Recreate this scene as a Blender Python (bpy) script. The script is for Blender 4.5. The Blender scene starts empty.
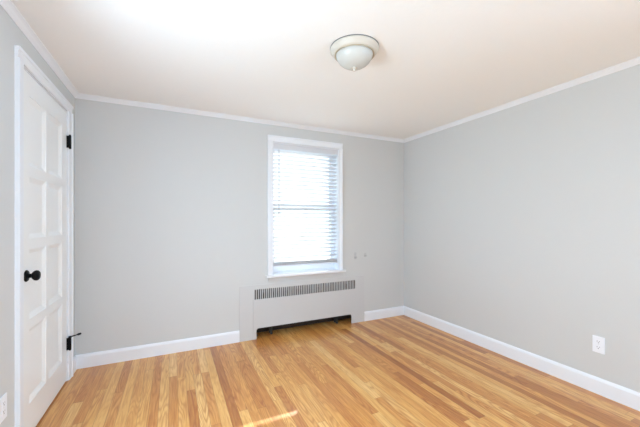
import bpy, bmesh, math, random
from mathutils import Vector, Matrix
random.seed(7)
S = bpy.context.scene
C = S.collection
R = math.radians

# ------------------------------------------------------------------ room dimensions (metres)
XL, XR = -0.717, 2.688          # left and right wall faces
YB, YF = 3.138, -3.0           # back wall face (window) and rear wall face (behind the camera)
H = 2.24
EYE = 1.21
# ------------------------------------------------------------------ camera
cam_d = bpy.data.cameras.new('camera')
cam = bpy.data.objects.new('camera', cam_d); C.objects.link(cam)
cam.location = (0, 0, EYE)
cam.rotation_euler = (R(90), 0, -math.atan2(147.5, 310))
cam_d.sensor_fit = 'HORIZONTAL'; cam_d.sensor_width = 36
cam_d.lens = 36 * 310 / 640
cam_d.shift_y = 6.9 / 640
cam_d.clip_start = 0.02
S.camera = cam
# ------------------------------------------------------------------ world, sun, added fill lights, exposure
W = bpy.data.worlds.new('sky'); S.world = W
W.use_nodes = True
bg = W.node_tree.nodes['Background']
bg.inputs['Color'].default_value = (0.68, 0.84, 1.0, 1)
bg.inputs['Strength'].default_value = 3.3

sun_d = bpy.data.lights.new('sun', 'SUN'); sun = bpy.data.objects.new('sun', sun_d); C.objects.link(sun)
sun_d.energy = 10; sun_d.angle = R(0.53); sun_d.color = (1.0, 0.96, 0.90)
sun_dir = Vector((-0.655, -1.0, -0.514)).normalized()
sun.rotation_euler = sun_dir.to_track_quat('-Z', 'Y').to_euler()

def area(name, loc, rot, sx, sy, power, col=(1, 1, 1)):
    d = bpy.data.lights.new(name, 'AREA'); o = bpy.data.objects.new(name, d); C.objects.link(o)
    d.shape = 'RECTANGLE'; d.size = sx; d.size_y = sy; d.energy = power; d.color = col
    o.location = loc; o.rotation_euler = rot
    return o
# fill lights added outside the made-up windows behind and beside the camera
area('left_window_fill', (XL - 0.15, 1.205, 1.19), (R(74), 0, R(-95)), 0.85, 1.00, 58, (0.66, 0.84, 1.0))
area('right_window_fill', (XR + 0.14, -1.4, 1.35), (R(88), 0, R(97)), 1.1, 1.3, 176, (0.60, 0.82, 1.07))
area('rear_window_fill', (1.25, YF - 0.16, 1.35), (R(84), 0, R(-8)), 1.4, 1.25, 12, (0.605, 0.82, 1.04))

S.view_settings.view_transform = 'Standard'
S.view_settings.look = 'None'
S.view_settings.gamma = 1.0
S.view_settings.use_curve_mapping = False
S.view_settings.exposure = -0.03
S.cycles.use_denoising = True
S.cycles.max_bounces = 14
S.cycles.diffuse_bounces = 8
S.cycles.transparent_max_bounces = 24
S.cycles.caustics_reflective = False

# ------------------------------------------------------------------ materials
def srgb(r, g, b):
    f = lambda c: (c / 12.92 if c <= 0.04045 else ((c + 0.055) / 1.055) ** 2.4)
    return (f(r / 255), f(g / 255), f(b / 255), 1)

def mat(name, col, rough=0.5, metal=0.0, bump=0.0, scale=60, var=0.0, spec=0.5):
    m = bpy.data.materials.new(name); m.use_nodes = True
    nt = m.node_tree; b = nt.nodes['Principled BSDF']
    b.inputs['Base Color'].default_value = col
    b.inputs['Roughness'].default_value = rough
    b.inputs['Metallic'].default_value = metal
    b.inputs['Specular IOR Level'].default_value = spec
    tc = nt.nodes.new('ShaderNodeTexCoord')
    if bump or var:
        n = nt.nodes.new('ShaderNodeTexNoise'); n.inputs['Scale'].default_value = scale
        n.inputs['Detail'].default_value = 4
        nt.links.new(tc.outputs['Object'], n.inputs['Vector'])
        if bump:
            bp = nt.nodes.new('ShaderNodeBump'); bp.inputs['Strength'].default_value = bump
            bp.inputs['Distance'].default_value = 0.002
            nt.links.new(n.outputs['Fac'], bp.inputs['Height'])
            nt.links.new(bp.outputs['Normal'], b.inputs['Normal'])
        if var:
            mx = nt.nodes.new('ShaderNodeMix'); mx.data_type = 'RGBA'
            mx.inputs['A'].default_value = col
            mx.inputs['B'].default_value = (col[0] * (1 - var), col[1] * (1 - var), col[2] * (1 - var), 1)
            nt.links.new(n.outputs['Fac'], mx.inputs['Factor'])
            nt.links.new(mx.outputs['Result'], b.inputs['Base Color'])
    return m

M = {}
M['wall'] = mat('wall_paint', srgb(208, 209, 209), 0.75, bump=0.12, scale=90, var=0.02)
M['ceiling'] = mat('ceiling_paint', srgb(245, 246, 247), 0.85, bump=0.35, scale=45, var=0.015)
M['trim'] = mat('white_trim_paint', srgb(236, 239, 245), 0.38, bump=0.03, scale=40)
M['door'] = mat('door_paint', srgb(240, 241, 242), 0.35, bump=0.04, scale=30)
M['cover'] = mat('radiator_cover_paint', srgb(204, 204, 205), 0.5, bump=0.04, scale=50)
M['black'] = mat('black_iron', srgb(7, 7, 9), 0.42, 0.0, spec=0.18)
M['iron'] = mat('silver_radiator_paint', srgb(112, 112, 114), 0.5, 0.1, bump=0.2, scale=80)
M['pipe'] = mat('pipe_metal', srgb(120, 115, 110), 0.4, 0.8)
M['plastic'] = mat('white_plastic', srgb(240, 243, 250), 0.3)
M['recess'] = mat('recess_shade_brown', srgb(58, 44, 34), 0.8, bump=0.2, var=0.3, scale=20)  # brown stands in for the shade inside the radiator recess
M['hook'] = mat('grey_painted_metal', srgb(194, 194, 196), 0.6)
M['cast'] = mat('dark_cast_iron', srgb(58, 54, 50), 0.6)
M['slot'] = mat('dark_slot', srgb(70, 70, 74), 0.6)
M['pan'] = mat('cream_enamel', srgb(208, 202, 192), 0.4)
M['brass'] = mat('dull_brass', srgb(186, 172, 148), 0.4, 0.3)
M['cord'] = mat('white_cord', srgb(232, 232, 232), 0.8)
M['wand'] = mat('clear_wand', srgb(200, 202, 205), 0.2)
M['shadow_gap'] = mat('shadow_gap_grey', srgb(120, 122, 126), 0.6)  # grey for the painted shadow line above the lamp rim
M['rubber'] = mat('black_rubber', srgb(14, 14, 15), 0.7)
M['screw'] = mat('painted_screw', srgb(228, 229, 232), 0.35, 0.2)
M['siding'] = mat('outside_siding', srgb(225, 226, 228), 0.7, var=0.05, scale=4)

def glass_mat():
    m = bpy.data.materials.new('window_glass'); m.use_nodes = True
    nt = m.node_tree; nt.nodes.clear()
    out = nt.nodes.new('ShaderNodeOutputMaterial')
    t = nt.nodes.new('ShaderNodeBsdfTransparent'); t.inputs['Color'].default_value = (0.96, 0.98, 0.97, 1)
    g = nt.nodes.new('ShaderNodeBsdfGlossy'); g.inputs['Roughness'].default_value = 0.01
    lw = nt.nodes.new('ShaderNodeLayerWeight'); lw.inputs['Blend'].default_value = 0.5
    pw = nt.nodes.new('ShaderNodeMath'); pw.operation = 'POWER'; pw.inputs[1].default_value = 5.0
    fr = nt.nodes.new('ShaderNodeMath'); fr.operation = 'MULTIPLY_ADD'; fr.inputs[1].default_value = 0.9; fr.inputs[2].default_value = 0.04
    nt.links.new(lw.outputs['Facing'], pw.inputs[0]); nt.links.new(pw.outputs[0], fr.inputs[0])
    mx = nt.nodes.new('ShaderNodeMixShader')
    nt.links.new(fr.outputs[0], mx.inputs[0]); nt.links.new(t.outputs[0], mx.inputs[1]); nt.links.new(g.outputs[0], mx.inputs[2])
    nt.links.new(mx.outputs[0], out.inputs[0])
    return m
M['glass'] = glass_mat()

def translucent(name, col, tcol, fac, rough=0.4):
    m = bpy.data.materials.new(name); m.use_nodes = True
    nt = m.node_tree; b = nt.nodes['Principled BSDF']; out = nt.nodes['Material Output']
    b.inputs['Base Color'].default_value = col; b.inputs['Roughness'].default_value = rough
    t = nt.nodes.new('ShaderNodeBsdfTranslucent'); t.inputs['Color'].default_value = tcol
    mx = nt.nodes.new('ShaderNodeMixShader'); mx.inputs[0].default_value = fac
    nt.links.new(b.outputs[0], mx.inputs[1]); nt.links.new(t.outputs[0], mx.inputs[2])
    nt.links.new(mx.outputs[0], out.inputs[0])
    return m
M['slat'] = translucent('white_vinyl_slat', srgb(222, 224, 230), (0.95, 0.96, 1.0, 1), 0.06)
M['lampglass'] = translucent('frosted_lamp_glass', srgb(224, 225, 222), (0.9, 0.9, 0.88, 1), 0.3, 0.25)

def floor_mat():
    m = bpy.data.materials.new('oak_strip_floor'); m.use_nodes = True
    nt = m.node_tree; N = nt.nodes; L = nt.links
    b = N['Principled BSDF']
    def math_(op, a, bb=None, c=None):
        n = N.new('ShaderNodeMath'); n.operation = op
        for i, v in enumerate((a, bb, c)):
            if v is None: continue
            if isinstance(v, (int, float)): n.inputs[i].default_value = v
            else: L.new(v, n.inputs[i])
        return n.outputs[0]
    tc = N.new('ShaderNodeTexCoord'); sp = N.new('ShaderNodeSeparateXYZ'); L.new(tc.outputs['Object'], sp.inputs[0])
    x, y = sp.outputs[0], sp.outputs[1]
    pw = 0.0572
    xs = math_('DIVIDE', math_('ADD', x, 5.0), pw)
    ix = math_('FLOOR', xs); fx = math_('FRACT', xs)
    wn1 = N.new('ShaderNodeTexWhiteNoise'); wn1.noise_dimensions = '1D'; L.new(ix, wn1.inputs['W'])
    wn2 = N.new('ShaderNodeTexWhiteNoise'); wn2.noise_dimensions = '1D'; L.new(math_('ADD', ix, 311.7), wn2.inputs['W'])
    ln = math_('MULTIPLY_ADD', wn2.outputs['Value'], 1.3, 0.6)
    ys = math_('DIVIDE', math_('ADD', math_('ADD', y, 20.0), math_('MULTIPLY', wn1.outputs['Value'], 7.0)), ln)
    iy = math_('FLOOR', ys); fy = math_('FRACT', ys)
    cb = N.new('ShaderNodeCombineXYZ'); L.new(ix, cb.inputs[0]); L.new(iy, cb.inputs[1])
    wn = N.new('ShaderNodeTexWhiteNoise'); wn.noise_dimensions = '3D'; L.new(cb.outputs[0], wn.inputs['Vector'])
    ramp = N.new('ShaderNodeValToRGB'); L.new(wn.outputs['Value'], ramp.inputs[0])
    cr = ramp.color_ramp
    cols = [(0.0, (184, 118, 58)), (0.07, (198, 133, 66)), (0.2, (214, 150, 80)), (0.42, (226, 166, 92)), (0.62, (233, 177, 101)), (0.82, (239, 189, 114)), (1.0, (246, 205, 136))]
    cr.elements[0].position = 0; cr.elements[0].color = srgb(*cols[0][1])
    cr.elements[1].position = 1; cr.elements[1].color = srgb(*cols[-1][1])
    for p, c in cols[1:-1]:
        e = cr.elements.new(p); e.color = srgb(*c)
    # grain: stretched noise, each board with its own offset
    off = N.new('ShaderNodeVectorMath'); off.operation = 'MULTIPLY_ADD'
    L.new(wn.outputs['Color'], off.inputs[0]); off.inputs[1].default_value = (13, 17, 19)
    L.new(tc.outputs['Object'], off.inputs[2])
    mp = N.new('ShaderNodeMapping'); L.new(off.outputs[0], mp.inputs[0]); mp.inputs['Scale'].default_value = (26, 1.7, 1)
    g1 = N.new('ShaderNodeTexNoise'); L.new(mp.outputs[0], g1.inputs['Vector']); g1.inputs['Scale'].default_value = 2.2
    g1.inputs['Detail'].default_value = 5; g1.inputs['Distortion'].default_value = 1.3
    mp2 = N.new('ShaderNodeMapping'); L.new(off.outputs[0], mp2.inputs[0]); mp2.inputs['Scale'].default_value = (90, 3, 1)
    g2 = N.new('ShaderNodeTexNoise'); L.new(mp2.outputs[0], g2.inputs['Vector']); g2.inputs['Scale'].default_value = 3; g2.inputs['Detail'].default_value = 3
    gr = N.new('ShaderNodeValToRGB'); L.new(g1.outputs['Fac'], gr.inputs[0])
    gr.color_ramp.elements[0].position = 0.36; gr.color_ramp.elements[0].color = (0, 0, 0, 1)
    gr.color_ramp.elements[1].position = 0.62; gr.color_ramp.elements[1].color = (1, 1, 1, 1)
    mx = N.new('ShaderNodeMix'); mx.data_type = 'RGBA'; mx.blend_type = 'MULTIPLY'
    L.new(math_('MULTIPLY', math_('SUBTRACT', 1.0, gr.outputs[0]), 0.55), mx.inputs['Factor'])
    L.new(ramp.outputs[0], mx.inputs['A']); mx.inputs['B'].default_value = srgb(214, 178, 142)
    mx2 = N.new('ShaderNodeMix'); mx2.data_type = 'RGBA'; mx2.blend_type = 'MULTIPLY'
    L.new(math_('MULTIPLY', g2.outputs['Fac'], 0.45), mx2.inputs['Factor'])
    L.new(mx.outputs['Result'], mx2.inputs['A']); mx2.inputs['B'].default_value = srgb(215, 185, 152)
    # cathedral figure: contour lines of a slow noise stretched along each board
    mp3 = N.new('ShaderNodeMapping'); L.new(off.outputs[0], mp3.inputs[0]); mp3.inputs['Scale'].default_value = (11, 1.1, 1)
    g3 = N.new('ShaderNodeTexNoise'); L.new(mp3.outputs[0], g3.inputs['Vector']); g3.inputs['Scale'].default_value = 1.0; g3.inputs['Detail'].default_value = 1.0
    fig = math_('MULTIPLY_ADD', math_('SINE', math_('MULTIPLY', g3.outputs['Fac'], 110.0)), 0.5, 0.5)
    fig = math_('POWER', fig, 2.0)
    wn4 = N.new('ShaderNodeTexWhiteNoise'); wn4.noise_dimensions = '3D'
    sh = N.new('ShaderNodeVectorMath'); sh.operation = 'ADD'; L.new(cb.outputs[0], sh.inputs[0]); sh.inputs[1].default_value = (57.3, 11.9, 4.0); L.new(sh.outputs[0], wn4.inputs['Vector'])
    mx4 = N.new('ShaderNodeMix'); mx4.data_type = 'RGBA'; mx4.blend_type = 'MULTIPLY'
    L.new(math_('MULTIPLY', fig, math_('MULTIPLY_ADD', wn4.outputs['Value'], 0.55, 0.1)), mx4.inputs['Factor'])
    L.new(mx2.outputs['Result'], mx4.inputs['A']); mx4.inputs['B'].default_value = srgb(205, 165, 122)
    mx2 = mx4
    # joints between boards
    ex = math_('MULTIPLY', math_('MINIMUM', fx, math_('SUBTRACT', 1.0, fx)), pw)
    ey = math_('MULTIPLY', math_('MINIMUM', fy, math_('SUBTRACT', 1.0, fy)), ln)
    jd = math_('MINIMUM', ex, ey)
    jm = N.new('ShaderNodeMapRange'); L.new(jd, jm.inputs[0]); jm.inputs[1].default_value = 0.0003; jm.inputs[2].default_value = 0.0013
    jm.inputs[3].default_value = 0.55; jm.inputs[4].default_value = 0.0
    mx3 = N.new('ShaderNodeMix'); mx3.data_type = 'RGBA'
    L.new(jm.outputs[0], mx3.inputs['Factor']); L.new(mx2.outputs['Result'], mx3.inputs['A']); mx3.inputs['B'].default_value = srgb(110, 70, 38)
    L.new(mx3.outputs['Result'], b.inputs['Base Color'])
    rr = math_('MULTIPLY_ADD', g1.outputs['Fac'], 0.12, 0.26)
    L.new(rr, b.inputs['Roughness'])
    b.inputs['Specular IOR Level'].default_value = 0.5
    b.inputs['Coat Weight'].default_value = 0.35; b.inputs['Coat Roughness'].default_value = 0.27
    bp = N.new('ShaderNodeBump'); bp.inputs['Strength'].default_value = 0.12; bp.inputs['Distance'].default_value = 0.001
    L.new(math_('SUBTRACT', math_('MULTIPLY', g2.outputs['Fac'], 0.3), jm.outputs[0]), bp.inputs['Height'])
    L.new(bp.outputs[0], b.inputs['Normal'])
    return m
M['floor'] = floor_mat()

def ground_mat():
    return mat('outside_lawn', srgb(168, 172, 150), 0.9, bump=0.5, scale=8, var=0.4)
M['lawn'] = ground_mat()

# ------------------------------------------------------------------ mesh helpers
def box(bm, x0, x1, y0, y1, z0, z1):
    v = [bm.verts.new((x, y, z)) for x in (x0, x1) for y in (y0, y1) for z in (z0, z1)]
    for f in ((0, 1, 3, 2), (4, 6, 7, 5), (0, 4, 5, 1), (2, 3, 7, 6), (0, 2, 6, 4), (1, 5, 7, 3)):
        bm.faces.new([v[i] for i in f])
    return v

def rbox(bm, x0, x1, y0, y1, z0, z1, r=0.002, seg=2):
    t = bmesh.new(); box(t, x0, x1, y0, y1, z0, z1)
    bmesh.ops.bevel(t, geom=t.edges[:], offset=r, segments=seg, affect='EDGES', profile=0.5)
    merge(bm, t)

def merge(bm, t, matrix=None):
    if matrix is not None: bmesh.ops.transform(t, matrix=matrix, verts=t.verts)
    me = bpy.data.meshes.new('tmp'); t.to_mesh(me); t.free()
    bm.from_mesh(me); bpy.data.meshes.remove(me)

def prism(bm, pts, axis, a, b):
    """pts: outline in the plane across axis ('x': (y,z), 'y': (x,z), 'z': (x,y)); extruded from a to b."""
    def P(p, t):
        return {'x': (t, p[0], p[1]), 'y': (p[0], t, p[1]), 'z': (p[0], p[1], t)}[axis]
    A = [bm.verts.new(P(p, a)) for p in pts]; B = [bm.verts.new(P(p, b)) for p in pts]
    n = len(pts)
    bm.faces.new(A); bm.faces.new(B[::-1])
    for i in range(n):
        bm.faces.new((A[i], B[i], B[(i + 1) % n], A[(i + 1) % n]))

def lathe(bm, prof, seg=48, matrix=None):
    """prof: (r, z) from one end to the other, around z."""
    t = bmesh.new(); rings = []
    for r, z in prof:
        if r < 1e-6: rings.append([t.verts.new((0, 0, z))])
        else: rings.append([t.verts.new((r * math.cos(2 * math.pi * k / seg), r * math.sin(2 * math.pi * k / seg), z)) for k in range(seg)])
    for a, b in zip(rings, rings[1:]):
        for k in range(seg):
            k2 = (k + 1) % seg
            if len(a) == 1 and len(b) == 1: continue
            if len(a) == 1: t.faces.new((a[0], b[k], b[k2]))
            elif len(b) == 1: t.faces.new((a[k], b[0], a[k2]))
            else: t.faces.new((a[k], b[k], b[k2], a[k2]))
    merge(bm, t, matrix)

def rod(bm, p0, p1, r0, r1=None, seg=16):
    p0, p1 = Vector(p0), Vector(p1); d = p1 - p0
    r1 = r0 if r1 is None else r1
    lathe(bm, [(0, 0), (r0, 0), (r1, d.length), (0, d.length)], seg, Matrix.Translation(p0) @ d.to_track_quat('Z', 'Y').to_matrix().to_4x4())

def obj(name, bm, m, parent=None, smooth=False, bevel=0.0):
    bmesh.ops.recalc_face_normals(bm, faces=bm.faces)
    me = bpy.data.meshes.new(name); bm.to_mesh(me); bm.free()
    o = bpy.data.objects.new(name, me); C.objects.link(o)
    me.materials.append(M[m])
    if smooth:
        for p in me.polygons: p.use_smooth = True
        try: me.set_sharp_from_angle(angle=R(35))
        except Exception: pass
    if bevel:
        md = o.modifiers.new('bevel', 'BEVEL'); md.width = bevel; md.segments = 2; md.limit_method = 'ANGLE'
    if parent is not None:
        o.parent = parent
        o.matrix_parent_inverse = parent.matrix_basis.inverted()
    return o

def thing(name, label, cat, loc, group=None, kind=None):
    o = bpy.data.objects.new(name, None); C.objects.link(o)
    o.empty_display_size = 0.05
    o.location = loc
    return tag(o, label, cat, group, kind)

def tag(o, label=None, cat=None, group=None, kind=None):
    if label: o['label'] = label
    if cat: o['category'] = cat
    if group: o['group'] = group
    if kind: o['kind'] = kind
    return o

def struct(o, label=None, cat=None):
    return tag(o, label, cat, None, 'structure')

NB = bmesh.new
T = 0.25                       # outer wall thickness
QX0, QX1, QZ0, QZ1 = 0.325, 1.875, 0.675, 2.025     # added rear window
# window and recess openings in the back wall
WX0, WX1, WZ0, WZ1 = 0.947, 1.737, 0.640, 2.030
RX0, RX1, RZ1, RD = 0.650, 2.030, 0.530, 0.17
# ------------------------------------------------------------------ floor, ceiling, walls
bm = NB(); box(bm, XL - 0.2, XR + 0.15, YF - 0.2, YB + T, -0.08, 0.0)
struct(obj('floor', bm, 'floor'), 'honey oak strip floor with boards running toward the window wall', 'floor')
bm = NB(); box(bm, XL - 0.2, XR + 0.15, YF - 0.2, YB + T, H, H + 0.1)
struct(obj('ceiling', bm, 'ceiling'), 'plain white painted ceiling over the empty room', 'ceiling')

bm = NB()
box(bm, XL - 0.2, RX0, YB, YB + T, 0, H)
box(bm, RX1, XR + 0.15, YB, YB + T, 0, H)
box(bm, RX0, RX1, YB + RD, YB + T, 0, RZ1)
box(bm, RX0, RX1, YB, YB + T, RZ1, WZ0)
box(bm, RX0, WX0, YB, YB + T, WZ0, WZ1)
box(bm, WX1, RX1, YB, YB + T, WZ0, WZ1)
box(bm, RX0, RX1, YB, YB + T, WZ1, H)
struct(obj('wall_back', bm, 'wall'), 'light grey wall with the window and the recessed radiator', 'wall')

DY0, DY1, DZ1 = 2.150, 2.930, 2.030      # door opening
bm = NB()
UY0, UY1 = 0.75, 1.66                  # added left window, just outside the view
box(bm, XL - 0.2, XL, YF, UY0, 0, H); box(bm, XL - 0.2, XL, UY1, DY0, 0, H)
UZ1 = 1.70
box(bm, XL - 0.2, XL, UY0, UY1, 0, QZ0); box(bm, XL - 0.2, XL, UY0, UY1, UZ1, H)
box(bm, XL - 0.2, XL, DY1, YB, 0, H)
box(bm, XL - 0.2, XL, DY0, DY1, DZ1, H)
box(bm, XL - 0.2, XL - 0.15, DY0, DY1, 0, DZ1)
struct(obj('wall_left', bm, 'wall'), 'light grey wall holding the white panelled door', 'wall')
VY0, VY1 = -1.975, -0.825                # added right window, behind the camera
bm = NB(); box(bm, XR, XR + 0.15, YF, VY0, 0, H); box(bm, XR, XR + 0.15, VY1, YB, 0, H)
box(bm, XR, XR + 0.15, VY0, VY1, 0, QZ0); box(bm, XR, XR + 0.15, VY0, VY1, QZ1, H)
struct(obj('wall_right', bm, 'wall'), 'long light grey wall with one white outlet near the floor', 'wall')
# rear wall with an added wide window (behind the camera)
bm = NB()
box(bm, XL - 0.2, QX0, YF - 0.2, YF, 0, H); box(bm, QX1, XR + 0.15, YF - 0.2, YF, 0, H)
box(bm, QX0, QX1, YF - 0.2, YF, 0, QZ0); box(bm, QX0, QX1, YF - 0.2, YF, QZ1, H)
struct(obj('wall_rear', bm, 'wall'), 'light grey wall behind the camera with an added wide window', 'wall')

# ------------------------------------------------------------------ baseboards and crown
BH, BT = 0.112, 0.014
bprof = [(0, 0), (BT, 0), (BT, BH - 0.02), (BT - 0.004, BH - 0.008), (BT - 0.009, BH), (0, BH)]
def run(name, segs, prof, m, z0=0.0, label=None, cat=None):
    """segs: (side, a, b, mitre_a, mitre_b) along a wall; prof: (distance from the wall, z)."""
    bm = NB()
    for side, a, b, ma, mb in segs:
        A, B = [], []
        for d, z in prof:
            aa = a + (d if ma else 0); bb = b - (d if mb else 0)
            f = {'back': lambda t: (t, YB - d, z0 + z), 'rear': lambda t: (t, YF + d, z0 + z),
                 'left': lambda t: (XL + d, t, z0 + z), 'right': lambda t: (XR - d, t, z0 + z)}[side]
            A.append(bm.verts.new(f(aa))); B.append(bm.verts.new(f(bb)))
        bm.faces.new(A); bm.faces.new(B[::-1]); n = len(prof)
        for i in range(n):
            bm.faces.new((A[i], B[i], B[(i + 1) % n], A[(i + 1) % n]))
    return struct(obj(name, bm, m), label, cat)
CX0, CX1 = 0.601, 2.078                     # radiator cover ends
run('baseboard_back', [('back', XL, CX0, True, False), ('back', CX1, XR, False, True)], bprof, 'trim', label='white baseboard along the window wall, broken by the radiator cover', cat='baseboard')
run('baseboard_right', [('right', YF, YB, True, True)], bprof, 'trim', label='long white baseboard under the outlet wall', cat='baseboard')
run('baseboard_left', [('left', YF, 2.066, True, False), ('left', 3.006, YB, False, True)], bprof, 'trim', label='white baseboard either side of the door', cat='baseboard')
run('baseboard_rear', [('rear', XL, XR, True, True)], bprof, 'trim', label='white baseboard behind the camera', cat='baseboard')
cprof = [(0, -0.034), (0.005, -0.034), (0.008, -0.028), (0.014, -0.022), (0.021, -0.013), (0.029, -0.007), (0.034, -0.005), (0.034, 0), (0, 0)]
run('trim_1', [('back', XL, XR, True, True)], cprof, 'trim', H, 'slim white crown moulding above the window wall', 'trim')
run('trim_2', [('right', YF, YB, True, True)], cprof, 'trim', H, 'slim white crown moulding along the outlet wall', 'trim')
run('trim_3', [('left', YF, YB, True, True)], cprof, 'trim', H, 'slim white crown moulding above the door', 'trim')
run('trim_4', [('rear', XL, XR, True, True)], cprof, 'trim', H, 'slim white crown moulding behind the camera', 'trim')

# ------------------------------------------------------------------ door
door = struct(thing('door_1', None, None, (XL, (DY0 + DY1) / 2, 0)), 'white eight panel door with black knob, closed', 'door')
# casing: two legs and a head with a small back band
bm = NB()
CW = 0.078
def casing_leg(y_in, y_out, z1):
    s = 1 if y_out > y_in else -1
    pts = [(XL, y_in), (XL + 0.010, y_in), (XL + 0.013, y_in + s * 0.010), (XL + 0.015, y_out - s * 0.020), (XL + 0.021, y_out - s * 0.016), (XL + 0.021, y_out), (XL, y_out)]
    prism(bm, pts, 'z', 0, z1)
casing_leg(DY0 - 0.005, DY0 - 0.005 - CW, DZ1 + 0.005)
casing_leg(DY1 + 0.005, DY1 + 0.005 + 0.070, DZ1 + 0.005)
z_in, z_out = DZ1 + 0.005, DZ1 + 0.063
pts = [(XL, z_in), (XL + 0.010, z_in), (XL + 0.013, z_in + 0.010), (XL + 0.015, z_out - 0.020), (XL + 0.021, z_out - 0.016), (XL + 0.021, z_out), (XL, z_out)]
prism(bm, [(p[0], p[1]) for p in pts], 'y', DY0 - 0.005 - CW, DY1 + 0.075)
obj('door_casing', bm, 'trim', door)
bm = NB()   # jamb lining
box(bm, XL - 0.15, XL, DY0, DY0 + 0.004, 0, DZ1); box(bm, XL - 0.15, XL, DY1 - 0.004, DY1, 0, DZ1)
box(bm, XL - 0.15, XL, DY0 + 0.004, DY1 - 0.004, DZ1 - 0.004, DZ1)
box(bm, XL - 0.062, XL - 0.046, DY0 + 0.004, DY0 + 0.016, 0, DZ1 - 0.004); box(bm, XL - 0.062, XL - 0.046, DY1 - 0.016, DY1 - 0.004, 0, DZ1 - 0.004)
obj('jamb', bm, 'trim', door)
sx0, sx1 = XL - 0.044, XL - 0.002            # slab depth
sy0, sy1, sz0, sz1 = DY0 + 0.006, DY1 - 0.006, 0.010, DZ1 - 0.008
cols = [(2.250, 2.505), (2.550, 2.815)]
rows = [(0.190, 0.605), (0.660, 1.050), (1.108, 1.452), (1.512, 1.900)]
bm = NB()
box(bm, sx0, sx1, sy0, cols[0][0], sz0, sz1); box(bm, sx0, sx1, cols[1][1], sy1, sz0, sz1)
box(bm, sx0, sx1, cols[0][1], cols[1][0], sz0, sz1)
zs = [sz0] + [z for r in rows for z in r] + [sz1]
for c in cols:
    for k in range(0, len(zs), 2):
        box(bm, sx0, sx1, c[0], c[1], zs[k], zs[k + 1])
obj('stiles_and_rails', bm, 'door', door)
for c in cols:
    for r in rows:
        bm = NB(); b_ = 0.026; dp = 0.014
        o_ = [(c[0], r[0]), (c[1], r[0]), (c[1], r[1]), (c[0], r[1])]
        i0 = [(c[0] + 0.004, r[0] + 0.004), (c[1] - 0.004, r[0] + 0.004), (c[1] - 0.004, r[1] - 0.004), (c[0] + 0.004, r[1] - 0.004)]
        i_ = [(c[0] + b_, r[0] + b_), (c[1] - b_, r[0] + b_), (c[1] - b_, r[1] - b_), (c[0] + b_, r[1] - b_)]
        layers = [(o_, sx0 + 0.01), (o_, sx1 - 0.003), (i0, sx1 - 0.004), (i_, sx1 - dp)]
        rings = [[bm.verts.new((xx, p[0], p[1])) for p in ring] for ring, xx in layers]
        for a, b in zip(rings, rings[1:]):
            for k in range(4): bm.faces.new((a[k], a[(k + 1) % 4], b[(k + 1) % 4], b[k]))
        bm.faces.new(rings[-1]); bm.faces.new(rings[0][::-1])
        obj('panel', bm, 'door', door)
# knob
ky, kz = 2.206, 0.908
mk = Matrix.Translation((sx1, ky, kz)) @ Matrix.Rotation(R(90), 4, 'Y')
bm = NB(); lathe(bm, [(0, 0), (0.031, 0), (0.032, 0.003), (0.028, 0.008), (0.016, 0.011), (0, 0.011)], 40, mk)
ros = obj('rosette', bm, 'black', door, True)
bm = NB(); lathe(bm, [(0, 0.010), (0.014, 0.010), (0.0115, 0.017), (0.012, 0.024), (0.019, 0.029), (0.0262, 0.036), (0.0285, 0.044), (0.0265, 0.052), (0.019, 0.058), (0.009, 0.0605), (0, 0.061)], 40, mk)
obj('door_knob', bm, 'black', door, True)
# hinges
for zc in (1.802, 0.279):
    bm = NB()
    rod(bm, (XL + 0.017, DY1, zc - 0.047), (XL + 0.017, DY1, zc + 0.047), 0.0085)
    lathe(bm, [(0, 0), (0.006, 0), (0.0075, 0.004), (0.005, 0.008), (0, 0.010)], 16, Matrix.Translation((XL + 0.017, DY1, zc + 0.047)))
    lathe(bm, [(0, -0.006), (0.005, -0.005), (0.006, 0), (0, 0)], 16, Matrix.Translation((XL + 0.017, DY1, zc - 0.047)))
    box(bm, XL + 0.0155, XL + 0.0185, DY1, DY1 + 0.030, zc - 0.045, zc + 0.045)
    box(bm, XL - 0.0018, XL + 0.015, DY1 - 0.012, DY1 - 0.007, zc - 0.045, zc + 0.045)
    h = obj('hinge', bm, 'black', door, True)
    if zc < 1:
        bm = NB(); z_ = zc + 0.047
        lathe(bm, [(0, 0), (0.010, 0), (0.011, 0.004), (0.011, 0.008), (0.009, 0.012), (0, 0.013)], 20, Matrix.Translation((XL + 0.017, DY1, z_ - 0.004)))
        rod(bm, (XL + 0.020, DY1 + 0.002, z_ + 0.003), (XL + 0.062, DY1 + 0.036, z_ + 0.004), 0.0045)
        rod(bm, (XL + 0.014, DY1 - 0.003, z_ + 0.002), (XL + 0.012, DY1 - 0.022, z_), 0.004)
        ds = obj('door_stop', bm, 'black', h, True)
        bm = NB(); rod(bm, (XL + 0.058, DY1 + 0.033, z_ + 0.004), (XL + 0.074, DY1 + 0.046, z_ + 0.0045), 0.0085, 0.0075)
        obj('bumper', bm, 'rubber', h, True)

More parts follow.
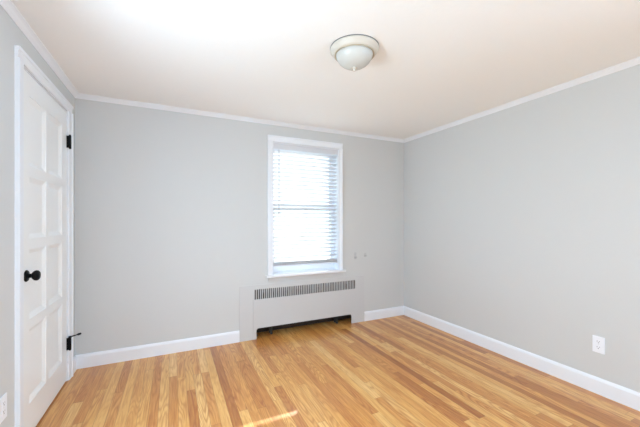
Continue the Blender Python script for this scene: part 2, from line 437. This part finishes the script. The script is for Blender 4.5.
# ------------------------------------------------------------------ window
win = struct(thing('window_1', None, None, ((WX0 + WX1) / 2, YB, WZ0)), 'white double hung window behind a white slatted blind', 'window')
bm = NB()
cw = 0.054; th = 0.018
def wcas(x_in, x_out):
    s = 1 if x_out > x_in else -1
    pts = [(x_in, YB), (x_in, YB - 0.010), (x_in + s * 0.008, YB - 0.013), (x_out - s * 0.016, YB - 0.014), (x_out - s * 0.012, YB - 0.020), (x_out, YB - 0.020), (x_out, YB)]
    prism(bm, pts, 'z', WZ0 + 0.003, WZ1 + 0.004)
wcas(WX0 - 0.003, WX0 - 0.003 - cw); wcas(WX1 + 0.003, WX1 + 0.003 + 0.036)
zi, zo = WZ1 + 0.004, WZ1 + 0.066
prism(bm, [(YB, zi), (YB - 0.010, zi), (YB - 0.013, zi + 0.008), (YB - 0.014, zo - 0.016), (YB - 0.020, zo - 0.012), (YB - 0.020, zo), (YB, zo)], 'x', WX0 - 0.003 - cw, WX1 + 0.039)
obj('window_casing', bm, 'trim', win)
bm = NB(); lt = 0.006                        # jamb lining
box(bm, WX0, WX0 + lt, YB, YB + T, WZ0, WZ1); box(bm, WX1 - lt, WX1, YB, YB + T, WZ0, WZ1)
box(bm, WX0 + lt, WX1 - lt, YB, YB + T, WZ1 - lt, WZ1); box(bm, WX0 + lt, WX1 - lt, YB + 0.10, YB + T, WZ0, WZ0 + 0.012)
obj('window_jamb', bm, 'trim', win)
bm = NB()
rbox(bm, WX0 - 0.080, WX1 + 0.070, YB - 0.045, YB, WZ0 - 0.022, WZ0 + 0.003, 0.005, 3)
box(bm, WX0 + lt, WX1 - lt, YB - 0.002, YB + 0.100, WZ0, WZ0 + 0.003)
obj('window_sill', bm, 'trim', win)
bm = NB(); rbox(bm, WX0 - 0.05, WX1 + 0.045, YB - 0.013, YB, WZ0 - 0.064, WZ0 - 0.022, 0.003)
obj('apron', bm, 'cover', win)
sxa, sxb = WX0 + lt + 0.001, WX1 - lt - 0.001
def sash(name, y0, z0, z1, bot, top):
    bm = NB(); sw = 0.040; y1 = y0 + 0.032
    box(bm, sxa, sxa + sw, y0, y1, z0, z1); box(bm, sxb - sw, sxb, y0, y1, z0, z1)
    box(bm, sxa + sw, sxb - sw, y0, y1, z0, z0 + bot); box(bm, sxa + sw, sxb - sw, y0, y1, z1 - top, z1)
    s = obj(name, bm, 'trim', win)
    bm = NB(); box(bm, sxa + sw, sxb - sw, y0 + 0.014, y0 + 0.018, z0 + bot, z1 - top)
    obj('pane', bm, 'glass', s)
sash('lower_sash', YB + 0.108, WZ0 + 0.014, 1.372, 0.062, 0.030)
sash('upper_sash', YB + 0.144, 1.340, WZ1 - lt - 0.002, 0.030, 0.045)

# ------------------------------------------------------------------ blind
BX0, BX1 = WX0 + 0.012, WX1 - 0.012
BY = YB + 0.048
blind = thing('window_blind', 'white horizontal slatted blind lowered inside the window frame', 'blind', ((BX0 + BX1) / 2, BY, WZ1 - lt))
bm = NB(); rbox(bm, BX0 - 0.003, BX1 + 0.003, BY - 0.026, BY + 0.026, WZ1 - lt - 0.040, WZ1 - lt, 0.003)
obj('headrail', bm, 'slat', blind)
bm = NB(); rbox(bm, BX0 - 0.004, BX1 + 0.004, BY - 0.034, BY - 0.0275, WZ1 - lt - 0.058, WZ1 - lt - 0.001, 0.002)
obj('valance', bm, 'slat', blind)
tilt = R(27); sp = 0.0435; zb = 0.717; z_rail = zb + 0.020
bm = NB(); rbox(bm, BX0, BX1, BY - 0.025, BY + 0.025, zb, zb + 0.018, 0.004)
obj('bottom_rail', bm, 'slat', blind)
def slat_mesh(tl):
    bm = NB(); n = 5; hw = 0.025; up = []; dn = []
    for i in range(n):
        u = -hw + 2 * hw * i / (n - 1); crown = 0.0022 * (1 - (u / hw) ** 2)
        for lst, dz in ((up, 0.0013), (dn, -0.0013)):
            yy, zz = u, crown + dz
            c, s = math.cos(tl), math.sin(tl)
            lst.append((yy * c + zz * s, -yy * s + zz * c))
    prism(bm, up + dn[::-1], 'x', BX0 - (BX0 + BX1) / 2, BX1 - (BX0 + BX1) / 2)
    bmesh.ops.recalc_face_normals(bm, faces=bm.faces)
    me = bpy.data.meshes.new('slat'); bm.to_mesh(me); bm.free(); me.materials.append(M['slat'])
    return me
m_tilt, m_flat = slat_mesh(tilt), slat_mesh(R(2))
def put_slat(me, z):
    o = bpy.data.objects.new('slat', me); C.objects.link(o); o.parent = blind
    o.location = (0, 0, z - blind.location.z)
for k in range(6): put_slat(m_flat, zb + 0.0225 + 0.0052 * k)
z0 = zb + 0.0225 + 0.0052 * 5
nsl = int((WZ1 - lt - 0.062 - z0) / sp)
for k in range(1, nsl + 1): put_slat(m_tilt, z0 + sp * k)
for fx in (0.10, 0.5, 0.90):
    x = BX0 + fx * (BX1 - BX0)
    bm = NB()
    for yy in (BY - 0.0268, BY + 0.0268):
        rod(bm, (x, yy, zb + 0.015), (x, yy, WZ1 - lt - 0.03), 0.0011, seg=6)
    obj('ladder_cord', bm, 'cord', blind)
bm = NB(); wx = BX0 + 0.058
rod(bm, (wx, BY - 0.040, WZ1 - 0.075), (wx, BY - 0.040, 1.33), 0.0042, seg=10)
rod(bm, (wx, BY - 0.040, 1.33), (wx, BY - 0.040, 1.27), 0.0055, 0.0065, seg=10)
rod(bm, (wx, BY - 0.030, WZ1 - 0.062), (wx, BY - 0.040, WZ1 - 0.076), 0.002, seg=8)
obj('tilt_wand', bm, 'wand', blind, True)

# ------------------------------------------------------------------ radiator cover (front of the recess) and the radiator in it
cov = thing('radiator_cover', 'pale grey sheet metal radiator cover set in the wall below the window', 'radiator cover', ((CX0 + CX1) / 2, YB, 0))
YC = YB - 0.001; yf = YC - 0.008
GX0, GX1, GZ0, GZ1 = 0.749, 1.952, 0.404, 0.505
PX0, PX1 = 0.738, 1.930                       # inner panel joints
OX0, OX1, OZ = 0.772, 1.900, 0.108
bm = NB()
box(bm, CX0, PX0, yf, YC, 0.0, GZ0); box(bm, PX1, CX1, yf, YC, 0.0, GZ0)
box(bm, CX0, GX0, yf, YC, GZ0, GZ1); box(bm, GX1, CX1, yf, YC, GZ0, GZ1)
box(bm, CX0, CX1, yf, YC, GZ1, 0.552)
obj('surround', bm, 'cover', cov)
bm = NB(); r = 0.024
pts = [(PX0 + 0.001, 0.0), (OX0, 0.0)]
for k in range(7):
    a = R(180 - 15 * k); pts.append((OX0 + r + r * math.cos(a), OZ - r + r * math.sin(a)))
for k in range(7):
    a = R(90 - 15 * k); pts.append((OX1 - r + r * math.cos(a), OZ - r + r * math.sin(a)))
pts += [(OX1, 0.0), (PX1 - 0.001, 0.0), (PX1 - 0.001, GZ0 - 0.001), (PX0 + 0.001, GZ0 - 0.001)]
prism(bm, pts, 'y', yf - 0.0015, YC)
obj('front_panel', bm, 'cover', cov)
bm = NB(); ns = 56; pitch = (GX1 - GX0) / ns
for k in range(ns + 1):
    xc = GX0 + k * pitch; a = max(GX0, xc - 0.0046); b = min(GX1, xc + 0.0046)
    box(bm, a, b, yf, yf + 0.0025, GZ0, GZ1)
obj('grille', bm, 'cover', cov)

bm = NB(); e = 0.004; q = YB + 0.001  # added lining that paints the enclosed recess as dark as its shade
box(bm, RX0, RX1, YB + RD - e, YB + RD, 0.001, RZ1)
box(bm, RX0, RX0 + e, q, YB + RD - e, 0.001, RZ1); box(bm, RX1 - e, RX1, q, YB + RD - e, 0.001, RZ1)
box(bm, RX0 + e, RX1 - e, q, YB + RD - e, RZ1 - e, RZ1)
struct(obj('recess_shade_lining', bm, 'recess'), 'added lining of the radiator recess, its enclosed shade painted dark brown', 'trim')

rad = thing('radiator', 'cast iron radiator behind the cover, glimpsed through its slots', 'radiator', (1.34, YB + 0.09, 0))
nsec = 20; rx0, rx1 = 0.82, 1.88
for k in range(nsec):
    xc = rx0 + (rx1 - rx0) * (k + 0.5) / nsec
    bm = NB()
    for yc in (YB + 0.060, YB + 0.092, YB + 0.124):
        rod(bm, (xc, yc, 0.165), (xc, yc, 0.485), 0.0105, seg=10)
    for zc in (0.175, 0.477):
        rbox(bm, xc - 0.0235, xc + 0.0235, YB + 0.045, YB + 0.139, zc - 0.024, zc + 0.024, 0.008, 2)
    obj('section', bm, 'iron', rad, True)
    if k in (2, nsec - 3):
        for yc in (YB + 0.074, YB + 0.122):
            bm = NB(); rod(bm, (xc, yc, 0.0), (xc, yc, 0.16), 0.014, 0.012, seg=10); obj('leg', bm, 'cast', rad, True)
bm = NB(); rod(bm, (0.785, YB + 0.092, 0.0), (0.785, YB + 0.092, 0.185), 0.013); rod(bm, (0.770, YB + 0.092, 0.178), (0.826, YB + 0.092, 0.178), 0.014)
lathe(bm, [(0, 0), (0.030, 0), (0.028, 0.006), (0.016, 0.008), (0, 0.008)], 24, Matrix.Translation((0.785, YB + 0.092, 0)))
obj('supply_pipe', bm, 'pipe', rad, True)

# ------------------------------------------------------------------ outlets
def outlet(label, loc, rotz):
    t = thing('wall_outlet', label, 'outlet', loc)
    # built facing -Y with the wall at y = 0
    def part(name, bm, m, smooth=False, par=None):
        o = obj(name, bm, m, None, smooth); o.parent = par or t; return o
    bm = NB(); rbox(bm, -0.035, 0.035, -0.006, 0, -0.0573, 0.0573, 0.0022, 2)
    pl = part('cover_plate', bm, 'plastic')
    for zc in (0.0195, -0.0195):
        bm = NB(); pts = []
        for k in range(40):
            a = 2 * math.pi * k / 40
            pts.append((max(-0.0172, min(0.0172, 0.0172 * math.cos(a) * 1.08)), zc + max(-0.0135, min(0.0135, 0.0172 * math.sin(a)))))
        prism(bm, pts, 'y', -0.0075, -0.0055)
        rc = part('receptacle', bm, 'plastic')
        bm = NB()
        box(bm, -0.0075, -0.0055, -0.0078, -0.007, zc + 0.000, zc + 0.009)
        box(bm, 0.0055, 0.0075, -0.0078, -0.007, zc + 0.001, zc + 0.008)
        rod(bm, (0, -0.0070, zc - 0.006), (0, -0.0078, zc - 0.006), 0.0026, seg=12)
        part('slots', bm, 'slot', False, rc)
    bm = NB(); lathe(bm, [(0, 0), (0.0033, 0), (0.0028, 0.0012), (0, 0.0015)], 14, Matrix.Translation((0, -0.006, 0)) @ Matrix.Rotation(R(90), 4, 'X'))
    part('screw', bm, 'screw')
    t.rotation_euler = (0, 0, rotz)
    return t
outlet('white duplex outlet low on the right wall above the long baseboard', (XR, 1.118, 0.343), R(-90))
outlet('white duplex outlet low on the left wall beside the door casing', (XL, 1.940, 0.335), R(90))

# ------------------------------------------------------------------ small hooks left in the back wall, right of the window
for x, z, hh, lab in ((1.957, 0.790, 0.040, 'taller grey hook on the back wall, just right of the window'), (2.097, 0.797, 0.022, 'shorter grey hook on the back wall, farther right of the window')):
    t = thing('wall_hook', lab, 'hook', (x, YB, z), 'grey hooks beside the window')
    bm = NB(); rbox(bm, x - 0.013, x + 0.013, YB - 0.004, YB, z - hh, z + hh, 0.0015); obj('back_plate', bm, 'hook', t)
    bm = NB()
    rod(bm, (x, YB - 0.004, z - hh * 0.45), (x, YB - 0.020, z - hh * 0.65), 0.005, seg=10)
    rod(bm, (x, YB - 0.019, z - hh * 0.68), (x, YB - 0.024, z - hh * 0.05), 0.005, 0.004, seg=10)
    obj('prong', bm, 'hook', t, True)

# ------------------------------------------------------------------ ceiling lamp
LX, LY = 0.985, 1.590
lamp = thing('ceiling_lamp', 'round flush ceiling lamp with frosted glass bowl and cream rim', 'ceiling lamp', (LX, LY, H))
tm = Matrix.Translation((LX, LY, 0))
bm = NB(); lathe(bm, [(0, H), (0.146, H), (0.146, H - 0.004), (0, H - 0.004)], 64, tm)  # thin grey disc, paints the shadow gap between rim and ceiling
obj('shadow_gap', bm, 'shadow_gap', lamp, True)
bm = NB(); lathe(bm, [(0, H - 0.004), (0.143, H - 0.004), (0.1455, H - 0.008), (0.1445, H - 0.013), (0.140, H - 0.018), (0.134, H - 0.025), (0.129, H - 0.033), (0.124, H - 0.038), (0.117, H - 0.040), (0.113, H - 0.039), (0.112, H - 0.030), (0, H - 0.030)], 64, tm)
obj('rim', bm, 'pan', lamp, True)
bm = NB(); lathe(bm, [(0.1105, H - 0.030), (0.1175, H - 0.030), (0.1195, H - 0.040), (0.1180, H - 0.0435), (0.1125, H - 0.0435), (0.1105, H - 0.040), (0.1105, H - 0.030)], 64, tm)
obj('bezel', bm, 'brass', lamp, True)
bm = NB(); gp = [(0.1100, -0.034), (0.1100, -0.042), (0.1075, -0.052), (0.1020, -0.064), (0.0930, -0.078), (0.0800, -0.091), (0.0630, -0.102), (0.0430, -0.110), (0.0220, -0.1145), (0.0, -0.116)]
prof = [(a, H + b) for a, b in gp]
prof2 = [(max(0, rr - 0.004), zz + (0.004 if zz < H - 0.05 else 0)) for rr, zz in prof[::-1]]
lathe(bm, prof + prof2 + prof[:1], 64, tm)
obj('glass_bowl', bm, 'lampglass', lamp, True)
bm = NB(); zb_ = H - 0.116
lathe(bm, [(0, zb_ + 0.002), (0.017, zb_ + 0.001), (0.018, zb_ - 0.002), (0.012, zb_ - 0.005), (0.007, zb_ - 0.008), (0.0095, zb_ - 0.012), (0.0075, zb_ - 0.018), (0, zb_ - 0.020)], 24, tm)
obj('finial', bm, 'pan', lamp, True)

# ------------------------------------------------------------------ unseen windows added behind and beside the camera to let in fill light
def added_window(name, label, loc, rotz, w, h=QZ1 - QZ0):
    # built facing +Y (into the room) with the wall face at y = 0
    t = struct(thing(name, None, None, loc), label, 'window'); a = w / 2
    bm = NB()
    for x0, x1 in ((-a, -a + 0.05), (a - 0.05, a), (-0.025, 0.025)): box(bm, x0, x1, -0.13, -0.08, 0, h)
    for z0, z1 in ((0, 0.05), (h - 0.05, h)):
        box(bm, -a + 0.05, -0.025, -0.13, -0.08, z0, z1); box(bm, 0.025, a - 0.05, -0.13, -0.08, z0, z1)
    wf = obj('window_frame', bm, 'trim'); wf.parent = t
    for x0, x1 in ((-a + 0.05, -0.025), (0.025, a - 0.05)):
        bm = NB(); box(bm, x0, x1, -0.108, -0.104, 0.05, h - 0.05); p = obj('pane', bm, 'glass'); p.parent = wf
    bm = NB()
    for x0, x1 in ((-a - 0.06, -a), (a, a + 0.06)): box(bm, x0, x1, 0, 0.018, 0, h)
    box(bm, -a - 0.06, a + 0.06, 0, 0.018, h, h + 0.06); box(bm, -a - 0.08, a + 0.08, 0, 0.04, -0.025, 0)
    c = obj('window_casing', bm, 'trim'); c.parent = t
    t.rotation_euler = (0, 0, rotz)
added_window('added_window_2', 'white window added for fill light in the wall behind the camera', ((QX0 + QX1) / 2, YF, QZ0), 0, QX1 - QX0)
added_window('added_window_3', 'white window added for fill light in the right wall behind the camera', (XR, (VY0 + VY1) / 2, QZ0), R(90), VY1 - VY0)

added_window('added_window_4', 'white window added for fill light in the left wall beside the camera', (XL, (UY0 + UY1) / 2, QZ0), R(-90), UY1 - UY0, UZ1 - QZ0)

# ------------------------------------------------------------------ outside
bm = NB(); box(bm, -30, 30, -30, 40, -0.9, -0.7)
struct(obj('ground', bm, 'lawn'), 'pale lawn around the house outside the window', 'ground')
